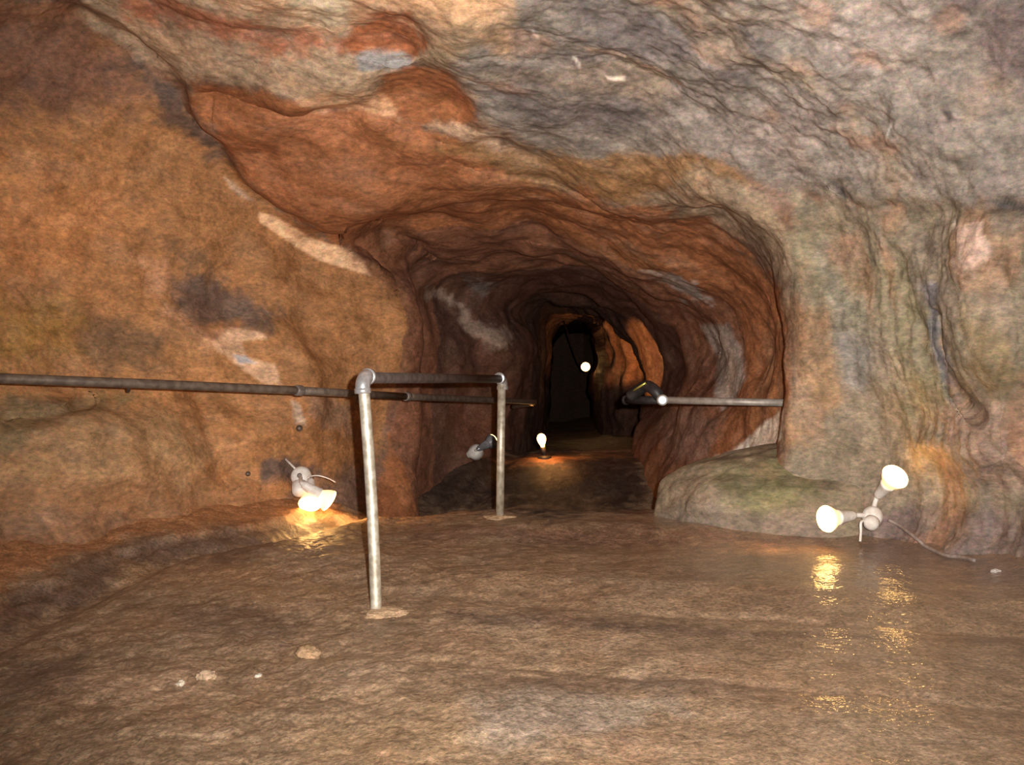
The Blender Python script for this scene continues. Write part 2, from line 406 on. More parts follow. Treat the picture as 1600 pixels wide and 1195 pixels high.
# --- natural roughness of the rock, in metres, stretched along its bedding
G3 = P.reshape(nrow, ncol, 3); N1 = grid_normals(G3)
if (N1 * N0).sum() < 0: N1 = -N1
N1 = N1.reshape(-1, 3)
Pa = P * np.array((0.75, 0.8, 1.5)); Pa[:, 2] += 0.35 * P[:, 0]     # beds dip to the right
right = sstep(0.9, 1.6, P[:, 0]) * sstep(1.9, 1.3, P[:, 2])
rug = (0.45 + 0.75 * sstep(-0.3, 1.0, P[:, 0]) + 0.15 * sstep(1.3, 2.0, P[:, 2])) * (1 - 0.55 * sstep(4.1, 4.8, P[:, 1]))
Ps = np.stack([(P[:, 0] + 0.4 * P[:, 1]) * 0.55, (P[:, 1] - 0.4 * P[:, 0]) * 1.5, P[:, 2] * 1.5], 1)
Pv = P * np.array((1.5, 1.5, 0.5))
def both(fn, st): return fn(st[0]) * (1 - st[2]) + fn(st[1]) * st[2]
STREAK = (Ps, Pv, right)
disp = fbm(P, 1.3, 2, 1) * 0.10 + fbm(P, 3.0, 2, 5) * 0.035
disp += both(lambda c: fbm(c, 3.4, 3, 4), STREAK) * 0.019 * rug + fbm(P, 8.0, 3, 23) * 0.010 * rug + (both(lambda c: ridged(c, 4.5, 2, 6), STREAK) - 0.45) * 0.008 * rug
disp += both(lambda c: fbm(c, 11.0, 3, 14), STREAK) * 0.0075 * rug + fbm(P, 30.0, 2, 19) * 0.0022
amp = sstep(0.0, 3.0, P[:, 1]) * 0.6 + 0.4
P += N1 * (disp * amp)[:, None]
# keep the deep ribs calm
SHELL = P.reshape(nrow, ncol, 3)

NF = grid_normals(SHELL)
if (NF * N0).sum() < 0: NF = -NF

OR, RUST, TAN, PALE = (162, 113, 71), (150, 95, 60), (168, 141, 114), (196, 172, 148)
GREY, SLATE, OLIVE, MOSS = (132, 117, 108), (100, 90, 88), (126, 102, 68), (108, 104, 70)
STAIN, CALC, BROWN, PINK = (84, 70, 66), (214, 204, 192), (118, 82, 62), (156, 120, 98)
wall_patches = [
    ([(-400, -50), (100, 0), (205, 75), (232, 108), (288, 138), (350, 240), (415, 315), (545, 388), (640, 450), (650, 560), (600, 700), (400, 800), (-400, 800)], OR, 14),
    ([(-300, -100), (90, -10), (200, 75), (240, 130), (180, 170), (-300, 190)], (112, 78, 62), 50, 0.9),  # weak flash in the upper left corner, painted as darker brown
    ([(190, 78), (232, 108), (295, 150), (350, 245), (360, 262), (330, 250), (290, 215), (240, 165), (205, 120)], (70, 60, 58), 16, 0.8),  # shadow line under the ceiling crease, painted in
    ([(95, -200), (125, 20), (232, 108), (300, 128), (380, 132), (460, 154), (530, 164), (585, 154), (640, 98), (700, 110), (748, 160), (765, 215), (850, 190), (830, -200)], TAN, 10),
    ([(250, -60), (420, -80), (830, -100), (800, 20), (700, 45), (560, 40), (400, 30)], (200, 152, 116), 26, 0.85),
    ([(150, -30), (330, 20), (430, 48), (550, 65), (640, 80), (560, 85), (420, 80), (300, 50), (200, 25)], (164, 100, 70), 14, 0.85),
    ([(420, -20), (560, -20), (540, 30), (450, 25)], (196, 178, 148), 14, 0.8),
    ([(640, 30), (800, 40), (800, 90), (680, 95)], (140, 118, 92), 20, 0.7),
    ([(532, 75), (555, 40), (600, 18), (640, 25), (666, 62), (650, 82), (590, 84), (548, 88)], (152, 92, 58), 7),
    ([(555, 92), (580, 78), (640, 92), (652, 103), (600, 112), (565, 108)], (150, 143, 138), 5),
    ([(296, 128), (380, 138), (460, 160), (530, 170), (586, 160), (605, 118), (645, 102), (695, 114), (735, 150), (746, 190), (715, 206), (660, 200), (760, 236), (850, 292), (920, 290),
      (968, 318), (1020, 322), (1110, 342), (1180, 400), (1227, 460), (1240, 560), (1232, 640), (1215, 760), (1120, 900), (560, 900), (640, 560), (640, 450), (540, 385), (415, 312), (350, 235), (302, 170)], RUST, 7),
    ([(586, 160), (605, 120), (645, 104), (695, 116), (733, 150), (744, 188), (715, 202), (640, 196)], (148, 92, 58), 6),
    ([(440, 190), (520, 165), (600, 175), (560, 210), (470, 215)], (186, 124, 86), 18, 0.6),
    ([(560, 156), (600, 150), (620, 190), (590, 175), (480, 172), (460, 156)], (206, 158, 120), 6, 0.8),
    ([(655, 200), (705, 193), (745, 205), (800, 225), (860, 250), (880, 280), (800, 255), (720, 222)], (192, 158, 130), 8, 0.9),
    ([(760, 200), (742, 150), (700, 110), (740, 60), (800, 80), (830, -200), (1800, -200), (1800, 335), (1400, 330), (1250, 300), (1100, 262), (980, 268), (860, 246)], (132, 120, 109), 16),
    ([(740, 110), (900, 90), (1060, 160), (1000, 215), (800, 180)], (100, 89, 86), 30, 0.75),
    ([(900, 0), (1080, 20), (1230, 60), (1180, 130), (1000, 90), (900, 50)], (98, 88, 86), 30, 0.75),
    ([(1230, -60), (1500, -60), (1460, 60), (1420, 130), (1290, 100), (1240, 50)], (164, 148, 136), 30, 0.8),
    ([(1480, 20), (1700, 0), (1700, 200), (1560, 140)], (112, 92, 90), 30, 0.7),
    ([(1080, 180), (1200, 170), (1300, 210), (1250, 260), (1120, 240)], (142, 126, 116), 24, 0.7),
    ([(690, 236), (800, 228), (930, 240), (1050, 245), (1150, 268), (1180, 292), (1080, 296), (1010, 320), (965, 314), (920, 290), (850, 290), (760, 262)], (140, 102, 64), 9, 0.85),
    ([(1000, 316), (1080, 275), (1160, 285), (1230, 350), (1260, 430), (1225, 440), (1180, 385), (1110, 342)], (146, 124, 100), 10, 0.85),
    ([(1230, 305), (1350, 310), (1700, 330), (1750, 950), (1220, 950), (1240, 620), (1238, 470)], (129, 114, 94), 18),
    ([(1240, 470), (1290, 480), (1300, 600), (1285, 690), (1225, 700), (1238, 560)], (154, 118, 86), 18, 0.7),
    ([(1290, 400), (1350, 400), (1350, 610), (1300, 600)], (132, 126, 120), 20, 0.7),
    ([(1240, 360), (1330, 390), (1440, 420), (1470, 500), (1380, 530), (1300, 500)], (120, 112, 82), 30, 0.55),
    ([(1390, 500), (1460, 490), (1500, 640), (1420, 660)], (116, 110, 80), 26, 0.55),
    ([(1490, 350), (1535, 342), (1545, 400), (1520, 430), (1490, 425)], (196, 180, 168), 6, 0.85),
    ([(1440, 440), (1470, 440), (1490, 590), (1500, 640), (1470, 560)], (104, 102, 110), 10, 0.7),
    ([(1500, 470), (1560, 480), (1600, 600), (1540, 640)], (134, 112, 78), 20, 0.7),
    ([(1470, 640), (1540, 635), (1640, 690), (1640, 780), (1560, 770), (1500, 730)], (154, 122, 102), 14, 0.7),
    ([(1340, 790), (1500, 800), (1700, 810), (1700, 950), (1300, 950)], (104, 84, 84), 20, 0.7),
    ([(405, 332), (430, 338), (455, 352), (490, 374), (550, 390), (570, 410), (578, 431), (552, 422), (500, 408), (460, 382), (408, 348)], (236, 186, 142), 3, 1, (0, 6.6), 0.3),
    ([(350, 280), (372, 292), (396, 316), (380, 312), (358, 298)], (196, 160, 130), 4, 0.9, (0, 6.5), 0.5),
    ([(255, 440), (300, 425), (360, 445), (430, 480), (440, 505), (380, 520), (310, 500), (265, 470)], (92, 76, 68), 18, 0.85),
    ([(250, 380), (320, 380), (330, 415), (280, 420)], (110, 86, 66), 16, 0.6),
    ([(110, 500), (180, 495), (255, 530), (260, 575), (180, 575), (120, 550)], (108, 82, 58), 20, 0.75),
    ([(-50, 470), (90, 480), (130, 560), (-50, 585)], (156, 118, 62), 26, 0.7),
    ([(-50, 230), (120, 250), (200, 330), (130, 420), (-50, 430)], (184, 122, 74), 40, 0.6),
    ([(225, 410), (255, 400), (250, 470), (300, 500), (350, 520), (330, 540), (260, 490), (228, 450)], (184, 134, 98), 10, 0.8),
    ([(332, 530), (360, 515), (415, 520), (420, 528), (375, 535), (385, 560), (430, 570), (440, 600), (410, 598), (365, 565), (340, 548)], (214, 170, 134), 4, 0.95, (0, 7), 0.4),
    ([(362, 556), (385, 558), (400, 570), (375, 568)], (170, 172, 176), 3, 0.9, (0, 7), 0.5),
    ([(450, 622), (470, 632), (478, 668), (462, 662)], (196, 170, 146), 4, 0.9, (0, 7), 0.6),
    ([(-60, 630), (150, 620), (290, 640), (335, 720), (300, 770), (-60, 790)], (150, 120, 86), 24, 0.65),
    ([(0, 620), (150, 612), (210, 620), (120, 650), (60, 680), (0, 700)], (96, 88, 58), 16, 0.55),
    ([(-100, 760), (330, 745), (420, 760), (420, 900), (-100, 900)], (146, 104, 70), 16, 0.7),
    ([(410, 720), (440, 715), (500, 735), (480, 760), (420, 745)], (76, 68, 68), 8, 0.8),  # shade of the hollow behind the left lamp, painted dark
    ([(470, 620), (555, 630), (560, 690), (500, 660)], (148, 116, 92), 10, 0.7, (4, 7)),
    ([(540, 385), (580, 358), (640, 358), (690, 410), (640, 470), (580, 440)], (104, 66, 48), 10, 0.7, (5, 8)),
    ([(700, 300), (1150, 360), (1190, 500), (1130, 720), (1000, 900), (560, 900), (600, 500), (640, 400)], (120, 82, 66), 30, 0.6, (6.2, 9)),  # flash falloff down the tunnel painted into the rock colour
    ([(600, 300), (1150, 360), (1190, 500), (1130, 720), (1000, 900), (560, 900)], (92, 64, 54), 30, 0.85, (7.6, 60)),  # deeper still: more of the falloff painted in
    ([(660, 450), (685, 448), (730, 490), (795, 510), (792, 540), (740, 525), (700, 480)], (164, 140, 124), 7, 0.9, (6, 10)),
    ([(728, 432), (775, 440), (760, 460), (735, 455)], (120, 112, 108), 6, 0.8, (6, 10)),
    ([(1000, 428), (1060, 428), (1085, 445), (1110, 480), (1080, 470), (1050, 445)], (170, 158, 148), 6, 0.85, (5, 8)),
    ([(1095, 510), (1135, 505), (1160, 540), (1164, 590), (1150, 622), (1130, 640), (1118, 610), (1122, 560)], (166, 148, 136), 5, 0.9, (5.2, 8), 0.4),
    ([(1225, 640), (1224, 685), (1190, 705), (1140, 722), (1110, 722), (1150, 700), (1195, 660)], (222, 204, 186), 4, 1, (4.5, 8), 0.4),
    ([(1030, 640), (1140, 650), (1100, 710), (1040, 720)], (150, 116, 98), 10, 0.6, (5, 8)),
    ([(1468, 168), (1485, 172), (1494, 186), (1480, 186)], (48, 44, 44), 4, 0.9, (0, 7), 0.4),  # dark inside of a small hole, painted on the rock
    ([(1300, 288), (1318, 296), (1336, 314), (1322, 312)], (56, 50, 50), 5, 0.85, (0, 7), 0.5),  # another hole, its shade painted on
    ([(1540, 312), (1640, 322), (1640, 338), (1560, 330)], (60, 54, 56), 6, 0.85, (0, 7), 0.5),  # shade inside the horizontal crack, painted on
    ([(895, 88), (900, 88), (908, 106), (904, 107)], CALC, 2, 0.8, (0, 7), 0.2),
    ([(945, 120), (975, 120), (975, 128), (950, 126)], CALC, 2, 0.8, (0, 7), 0.3),
    ([(830, 45), (836, 48), (842, 62), (838, 60)], CALC, 2, 0.7, (0, 7), 0.2),
    ([(1384, 218), (1392, 190), (1395, 196), (1386, 221)], CALC, 2, 0.6, (0, 7), 0.2),
]
Pf = SHELL.reshape(-1, 3)
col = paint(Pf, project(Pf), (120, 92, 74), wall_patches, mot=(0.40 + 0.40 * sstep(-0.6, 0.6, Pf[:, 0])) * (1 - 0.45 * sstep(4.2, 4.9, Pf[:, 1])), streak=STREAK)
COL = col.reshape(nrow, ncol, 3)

def grid_mesh(name, G, Cc, Nrm, mat):
    r, c = G.shape[:2]
    me = bpy.data.meshes.new(name)
    idx = np.arange(r * c).reshape(r, c)
    f = np.stack([idx[:-1, :-1], idx[1:, :-1], idx[1:, 1:], idx[:-1, 1:]], -1).reshape(-1, 4)
    v = G.reshape(-1, 3)
    fn = np.cross(v[f[:, 1]] - v[f[:, 0]], v[f[:, 3]] - v[f[:, 0]])
    if (fn * Nrm.reshape(-1, 3)[f[:, 0]]).sum() < 0: f = f[:, ::-1]
    f = np.ascontiguousarray(f)
    me.vertices.add(len(v)); me.vertices.foreach_set('co', v.astype(np.float32).ravel())
    me.loops.add(f.size); me.loops.foreach_set('vertex_index', f.astype(np.int32).ravel())
    me.polygons.add(len(f)); me.polygons.foreach_set('loop_start', np.arange(0, f.size, 4, dtype=np.int32))
    me.polygons.foreach_set('use_smooth', np.ones(len(f), bool))
    me.update(calc_edges=True)
    a = me.attributes.new('rock_tint', 'FLOAT_COLOR', 'POINT')
    a.data.foreach_set('color', np.concatenate([Cc.reshape(-1, 3), np.ones((r * c, 1))], 1).astype(np.float32).ravel())
    me.normals_split_custom_set_from_vertices(Nrm.reshape(-1, 3).astype(np.float32))
    o = link(name, me, mat); o['kind'] = 'structure'
    return o

c1, c2 = cum[5], cum[9]
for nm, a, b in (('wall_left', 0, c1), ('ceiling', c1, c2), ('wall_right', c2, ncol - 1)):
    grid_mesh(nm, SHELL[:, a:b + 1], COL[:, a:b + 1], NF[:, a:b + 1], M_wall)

def cap(name, ring, flip):
    bm = bmesh.new(); vs = [bm.verts.new(p) for p in ring]; c = bm.verts.new(ring.mean(0) + np.array((0, flip * 0.6, 0)))
    for a, b in zip(vs, vs[1:] + vs[:1]): bm.faces.new((a, b, c))
    o = obj(name, bm, M_wall); o['kind'] = 'structure'
    at = o.data.attributes.new('rock_tint', 'FLOAT_COLOR', 'POINT')
    for d in at.data: d.color = (0.2, 0.12, 0.08, 1)
cap('wall_back', SHELL[0, ::6], -1)
cap('wall_far', SHELL[-1, ::6], 1)

# ------------------------------------------------------------------ floor: worn steps, platform, wet passage
def smooth(e, w, x): return sstep(e - w, e + w, x)

GUT = [(-2.05, 2.6), (-1.78, 3.3), (-1.62, 4.2), (-1.12, 4.8), (-0.72, 5.5), (-0.55, 6.6), (-0.1, 8.2), (0.2, 10)]

def floor_height(X, Y, detail=True):
    P = np.stack([X, Y, np.zeros_like(X)], 1)
    w = fbm(P, 1.1, 3, 301) * 0.09; w2 = fbm(P, 4.0, 3, 305) * 0.03
    ye = Y + w + w2
    curve = 0.10 * np.minimum(X - 0.2, 0) ** 2                       # edges bend on the left
    strong = sstep(-1.0, 0.0, X)
    z = np.zeros_like(X)
    ye = Y + (w + w2) * (1 - 0.6 * sstep(0, 0.8, X))
    t = ye + 0.29 * X
    tp = [0.5, 1.0, 1.6, 2.15, 2.3, 2.72, 2.88, 3.36, 3.48, 3.82, 9.0]
    zp = [-0.36, -0.30, -0.22, -0.155, -0.15, -0.105, -0.10, -0.053, -0.05, 0.0, 0.0]
    worn = np.interp(t, [0.5, 1.5, 4.0, 9], [-0.40, -0.26, 0.0, 0.0])
    st = 0.5 * np.interp(t, tp, zp) + 0.25 * np.interp(t + 0.02, tp, zp) + 0.25 * np.interp(t - 0.02, tp, zp)
    k = sstep(-0.8, 0.1, X)
    z += worn * (1 - k) + st * k
    for g_ in (3.49, 2.89): z -= 0.005 * np.exp(-((t - g_) / 0.03) ** 2) * k
    z += 0.055 * sstep(4.40, 4.78, ye + 0.03 * X) * sstep(-0.7, 0.1, X)
    z -= 0.24 * sstep(5.2, 6.2, ye)
    z += 0.30 * sstep(6.9, 8.25, ye + 0.25 * (X - 0.2)); z += 0.02 * sstep(8.62, 8.70, ye - 0.1 * X); z -= 0.22 * sstep(8.9, 9.6, ye)
    # bank along the foot of the left wall behind a shallow gutter
    gx = np.interp(Y, [g[1] for g in GUT], [g[0] for g in GUT]) + w * 0.8
    s = gx - X
    z += 0.16 * sstep(0.0, 0.9, s) + 0.03 * sstep(0.10, 0.16, s) - 0.045 * np.exp(-((s + 0.06) / 0.09) ** 2)
    z += 0.05 * np.exp(-(((X + 1.0) / 0.28) ** 2 + ((Y - 5.3) / 0.3) ** 2))
    # ramp of rubble on the right
    rx = np.interp(Y, [2, 3.5, 4.4, 5, 6, 8], [1.75, 1.75, 1.55, 1.3, 1.1, 1.0]); z += 0.10 * sstep(0.0, 0.7, X - rx + w)
    if detail:
        rough = 0.35 + 0.8 * sstep(0.6, -0.9, X)
        z += fbm(P, 2.2, 2, 311) * 0.014 + (fbm(P, 9.0, 3, 320) * 0.008 + (ridged(P, 26.0, 2, 330) - 0.5) * 0.004) * rough
    return z

xs = np.linspace(-2.7, 2.5, 620)
ys = np.concatenate([np.linspace(-2.7, 1.6, 30, endpoint=False), np.linspace(1.6, 3.4, 300, endpoint=False), np.linspace(3.4, 5.6, 240, endpoint=False),
                     np.linspace(5.6, 9.2, 170, endpoint=False), np.linspace(9.2, 20.5, 90)])
Yg, Xg = np.meshgrid(ys, xs, indexing='ij')
Zg = floor_height(Xg.ravel(), Yg.ravel()).reshape(Xg.shape)
FL = np.stack([Xg, Yg, Zg], -1); NFl = grid_normals(FL)
if NFl[..., 2].sum() < 0: NFl = -NFl
floor_patches = [
    ([(-300, 700), (380, 700), (560, 790), (380, 826), (200, 850), (0, 920), (-300, 1000)], (160, 112, 74), 16),
    ([(0, 935), (120, 880), (250, 845), (400, 822), (560, 806), (560, 826), (420, 850), (330, 880), (200, 895), (100, 940), (0, 1000)], (92, 70, 58), 16, 0.85),
    ([(200, 950), (330, 945), (480, 975), (440, 1010), (300, 990)], (96, 76, 62), 18, 0.6),
    ([(0, 1020), (150, 1035), (130, 1080), (0, 1090)], (96, 76, 64), 18, 0.6),
    ([(140, 1050), (260, 1030), (330, 1045), (320, 1075), (220, 1100), (150, 1085)], (170, 138, 110), 16, 0.8),
    ([(680, 860), (900, 895), (930, 950), (720, 950), (650, 900)], (142, 112, 84), 18, 0.7),
    ([(200, 880), (430, 880), (560, 920), (520, 960), (330, 930), (180, 930)], (146, 114, 84), 20, 0.7),
    ([(700, 1100), (900, 1080), (1050, 1100), (960, 1160), (720, 1170)], (136, 124, 112), 26, 0.5),
    ([(460, 1130), (700, 1100), (740, 1195), (480, 1195)], (150, 122, 92), 26, 0.7),
    ([(930, 1100), (1010, 1090), (1020, 1118), (950, 1122)], (158, 138, 116), 8, 0.7),
    ([(700, 955), (1000, 972), (1300, 988), (1600, 996), (1600, 1004), (1200, 994), (900, 982), (700, 966)], (96, 76, 64), 4, 0.6),  # shade in the groove at the step edge, painted as a dark line
    ([(720, 1052), (900, 1048), (1200, 1080), (1240, 1100), (1000, 1082), (800, 1075)], (100, 78, 64), 10, 0.5),  # same painted groove shade along the next step
    ([(1280, 845), (1450, 850), (1650, 880), (1650, 930), (1400, 900)], (110, 90, 84), 20, 0.6),
    ([(780, 790), (1000, 800), (1010, 700), (870, 690), (600, 700), (560, 780)], (50, 39, 36), 20, 0.9),  # passage floor painted near black where the flash fades
    ([(765, 716), (870, 712), (985, 698), (985, 707), (880, 722), (780, 728)], (150, 104, 72), 5, 0.9),  # ledge edge lit by the far lamp, painted lighter and more orange
    ([(640, 822), (1000, 826), (1290, 838), (1290, 852), (1000, 850), (640, 846)], (112, 80, 64), 9, 0.7),
]
Ff = FL.reshape(-1, 3)
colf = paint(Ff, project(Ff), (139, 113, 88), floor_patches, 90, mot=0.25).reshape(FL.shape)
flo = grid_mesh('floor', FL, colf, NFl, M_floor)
wet = (0.12 + 0.88 * sstep(0.2, 0.9, Ff[:, 0]) + 0.12 * np.exp(-(((Ff[:, 0] + 1.05) / 0.3) ** 2 + ((Ff[:, 1] - 4.8) / 0.5) ** 2))) * (1 - 0.8 * sstep(5.0, 5.6, Ff[:, 1]))
wa = flo.data.attributes.new('wetness', 'FLOAT', 'POINT'); wa.data.foreach_set('value', np.clip(wet, 0, 1).astype(np.float32))

def fz(x, y): return float(floor_height(np.array([float(x)]), np.array([float(y)]))[0])

def on_floor(px, py):
    d = 3.5
    for dd in np.linspace(1.6, 12, 1500):
        x = (px - CX) / F * dd
        if H + (CY - py) / F * dd <= fz0(x, dd): d = dd; break
    x = (px - CX) / F * d
    return Vector((x, d, fz(x, d)))
def fz0(x, y): return float(np.interp(y, ys, [0])) if False else float(Zg[min(np.searchsorted(ys, y), len(ys) - 1), min(np.searchsorted(xs, x), len(xs) - 1)])

def shell_hit(px, py):
    """depth at which the sight line through a pixel meets the rock shell (nearest vertex)"""
    m = np.hypot(qs[:, 0] - px, qs[:, 1] - py); ok = (Pf[:, 1] > 1.5) & (m < 9)
    return float(Pf[ok, 1].min()) if ok.any() else None
qs = project(Pf)

# ------------------------------------------------------------------ rounded rocks
def blob(name, center, radii, seed, tint, mat, parent=None, sub=5, amp=0.16, rot=0.0, patches=None):
    bm = bmesh.new(); bmesh.ops.create_icosphere(bm, subdivisions=sub, radius=1.0)
    v = np.array([x.co[:] for x in bm.verts]); n = v.copy()
    pp = v + np.array((seed * 3.1, seed * 1.7, 0))
    r = 1 + fbm(pp, 1.1, 3, seed) * amp * 1.6 + fbm(pp, 4.0, 3, seed + 3) * amp * 0.35 + fbm(pp, 12.0, 2, seed + 6) * amp * 0.1
    v = v * r[:, None] * np.array(radii)
    c, s = math.cos(rot), math.sin(rot); v = np.stack([v[:, 0] * c - v[:, 1] * s, v[:, 0] * s + v[:, 1] * c, v[:, 2]], 1)
    for x, co in zip(bm.verts, v): x.co = co
    o = obj(name, bm, mat, parent); o.location = center
    wv = v + np.array(center)
    cc = paint(wv, project(wv), tint, patches or [], seed, mot=0.4)
    a = o.data.attributes.new('rock_tint', 'FLOAT_COLOR', 'POINT')
    a.data.foreach_set('color', np.concatenate([cc, np.ones((len(cc), 1))], 1).astype(np.float32).ravel())
    return o

c = W(1285, 800, 4.99)
o = blob('boulder', (c.x, c.y, 0.04), (0.83, 0.48, 0.395), 11, (132, 116, 94), M_wall, amp=0.07, sub=6,
         patches=[([(1120, 750), (1230, 715), (1290, 760), (1260, 800), (1150, 810)], (106, 102, 66), 26, 0.7), ([(1040, 750), (1110, 740), (1100, 800), (1040, 800)], (144, 122, 100), 18, 0.7),
                  ([(1030, 800), (1290, 810), (1290, 870), (1030, 870)], (112, 98, 88), 14, 0.7)])
tag(o, 'rounded green-stained boulder at the foot of the right wall below the short rail', 'boulder')

def stone(px, py, size, seed, tint, label, flat=0.5):
    p = on_floor(px, py); x, d = p.x, p.y
    o = blob('loose_stone', (x, d, fz(x, d) + size * flat * 0.25), (size, size * 0.8, size * flat), seed, tint, M_stone, sub=4, amp=0.25, rot=seed)
    tag(o, label, 'stone')
stone(484, 1022, 0.045, 21, (150, 120, 90), 'flat tan stone on the floor in front of the near pipe post')
stone(322, 1058, 0.030, 22, (176, 146, 116), 'small pale stone at the right end of the gravelly floor patch')
stone(404, 1057, 0.012, 23, (205, 195, 180), 'tiny white pebble alone between two pale stones on the near floor')
stone(282, 1070, 0.016, 24, (200, 182, 160), 'small whitish pebble in the middle of the gravelly floor patch')
stone(1556, 893, 0.018, 25, (190, 176, 165), 'small whitish pebble at the foot of the right wall past the cable')

# ------------------------------------------------------------------ pipe frame in the middle of the walkway
PR = 0.0205
b1 = on_floor(588, 957); t1 = W(568, 590, b1.y)
b2 = on_floor(781, 808); t2 = W(784, 592, b2.y)

root = thing('pipe_guard_rail', 'galvanised pipe guard rail frame with two posts standing on the walkway', 'guard rail', (b1.x, b1.y, b1.z))
L0 = root.location
def part(name, bm, mat, par=root, l0=None): return obj(name, rot_local(bm, l0 if l0 is not None else L0), mat, par)

bm = bmesh.new(); n = 26                                # near post, slightly bowed and with a few dents
pts = []
for k in range(n + 1):
    s = k / n; p = b1.lerp(t1 - Vector((0, 0, 0.03)), s); p.x += 0.006 * math.sin(s * math.pi); pts.append(p)
pts[0].z -= 0.02
tube(bm, pts, PR); part('post', bm, M_galv)
bm = bmesh.new(); tube(bm, [b2 - Vector((0, 0, 0.02)), b2.lerp(t2, 0.5), t2 - Vector((0, 0, 0.028))], PR); part('post', bm, M_galv)
dr = (t2 - t1).normalized()
bm = bmesh.new(); tube(bm, [t1 + dr * 0.025, t1.lerp(t2, 0.5), t2 - dr * 0.025], PR); part('top_rail', bm, M_dark)

def elbow(a, d1, d2, r, mat):
    """pipe elbow from direction d1 (down the post) round to d2 (along the rail), with collars"""
    bm = bmesh.new(); d1, d2 = d1.normalized(), d2.normalized()
    c = a + (d1 + d2) * 0.045; arc = []
    for k in range(13):
        t = k / 12 * math.pi / 2; arc.append(c - d2 * 0.045 * math.cos(t) - d1 * 0.045 * math.sin(t))
    tube(bm, arc, r, 24)
    for e, d in ((arc[0], d1), (arc[-1], d2)): lathe(bm, e - d * 0.004, d, [(0, r), (0.001, r + 0.003), (0.017, r + 0.003), (0.019, r)], 24)
    part('elbow', bm, mat)
down1 = (b1 - t1).normalized(); down2 = Vector((0, 0, -1))
elbow(t1 - dr * 0.012 + Vector((0, 0, 0.004)), down1, dr, 0.0265, M_elbow)
elbow(t2 + dr * 0.012 + Vector((0, 0, 0.004)), down2, -dr, 0.0265, M_elbow)

def footing(base, rx, ry, h, seed, dx=0.0):
    bm = bmesh.new(); bmesh.ops.create_icosphere(bm, subdivisions=5, radius=1)
    v = np.array([x.co[:] for x in bm.verts]); pp = v + seed
    r = 1 + fbm(pp, 1.3, 3, seed) * 0.35 + fbm(pp, 5, 3, seed + 2) * 0.08
    for x, co, k in zip(bm.verts, v, r): x.co = (co[0] * rx * k + dx, co[1] * ry * k, co[2] * h * k)
    cc = paint(v, v * 0, (176, 144, 112), [], seed)
    o = obj('mortar_footing', bm, M_foot, root); o.location = base - L0
    a = o.data.attributes.new('rock_tint', 'FLOAT_COLOR', 'POINT')
    a.data.foreach_set('color', np.concatenate([cc, np.ones((len(cc), 1))], 1).astype(np.float32).ravel())
footing(b1, 0.085, 0.07, 0.016, 31, 0.03)
footing(b2, 0.08, 0.06, 0.012, 33)

# ------------------------------------------------------------------ hand rail along the left wall
def ring_collar(bm, a, d, r=0.0265, ln=0.045):
    lathe(bm, a - Vector(d).normalized() * ln / 2, d, [(0, PR), (0.001, r - 0.002), (0.006, r), (ln - 0.006, r), (ln - 0.001, r - 0.002), (ln, PR)], 24)

A = [W(-140, 585, 3.55), W(0, 591, 3.80), W(240, 600, 4.2), W(467, 610, 4.75), W(636, 619.5, 5.6), W(790, 626, 6.9), W(835, 629, 7.9), W(800, 636, 8.6)]
root2 = thing('wall_hand_rail', 'long dark pipe hand rail running along the left wall behind the posts', 'hand rail', A[3])
for k0, k1 in ((0, 3), (3, 4), (4, 7)):
    bm = bmesh.new(); tube(bm, curve_pts(A[k0:k1 + 1], 8) if k1 - k0 > 1 else [A[k0], A[k0].lerp(A[k1], 0.5), A[k1]], PR)
    part('rail_pipe', bm, M_brown, root2, A[3])
for k in (3, 4):
    bm = bmesh.new(); ring_collar(bm, A[k], A[k + 1] - A[k - 1]); part('coupling', bm, M_grey, root2, A[3])
for px, dep, py in ((200, 4.12, 598), (560, 5.2, 615)):
    p = W(px, py, dep); bm = bmesh.new()
    h = shell_hit(px, py + 6) or dep + 0.3
    tube(bm, [p, p + Vector((-0.02, 0.06, -0.03)), W(px, py + 14, h + 0.05)], 0.008, 10); part('wall_bracket', bm, M_dark, root2, A[3])

# ------------------------------------------------------------------ hand rail on the right, with its bent end
E0, E1 = W(1262, 630, 5.15), W(978, 625, 5.75)
root3 = thing('wall_hand_rail', 'short grey pipe hand rail on the right wall with a bright round cap', 'hand rail', E0)
cp = W(1035, 625, 5.45)
bm = bmesh.new(); tube(bm, [E0, E0.lerp(cp, 0.5), cp], PR); part('rail_pipe', bm, M_light, root3, E0)
bm = bmesh.new(); tube(bm, [cp + Vector((0, 0.03, 0)), E1.lerp(cp, 0.5), E1], PR * 1.15); ring_collar(bm, E1, E0 - E1, 0.028, 0.03); part('rail_end', bm, M_black, root3, E0)
k = W(1011, 603, 5.56); e = W(984, 620, 5.66)
bm = bmesh.new(); tube(bm, curve_pts([cp + Vector((0, 0.05, 0.0)), W(1024, 611, 5.5), k, W(998, 610, 5.62), e], 7), 0.033); part('bent_pipe', bm, M_black, root3, E0)
bm = bmesh.new(); nrm = (Vector((0.07, 0, H + 0.05)) - cp).normalized()
lathe(bm, cp - nrm * 0.02, nrm, [(0, 0.026), (0.004, 0.030), (0.03, 0.032), (0.05, 0.031), (0.053, 0.027)], 28); o = part('cap_collar', bm, M_galv, root3, E0); 
bm = bmesh.new(); lathe(bm, cp + nrm * 0.0325, nrm, [(0, 0.026), (0.0015, 0.026), (0.003, 0.020), (0.0038, 0.01), (0.004, 0.001)], 28); o = part('end_cap', bm, M_mirror, root3, E0); o['label'] = 'bright polished round end cap'
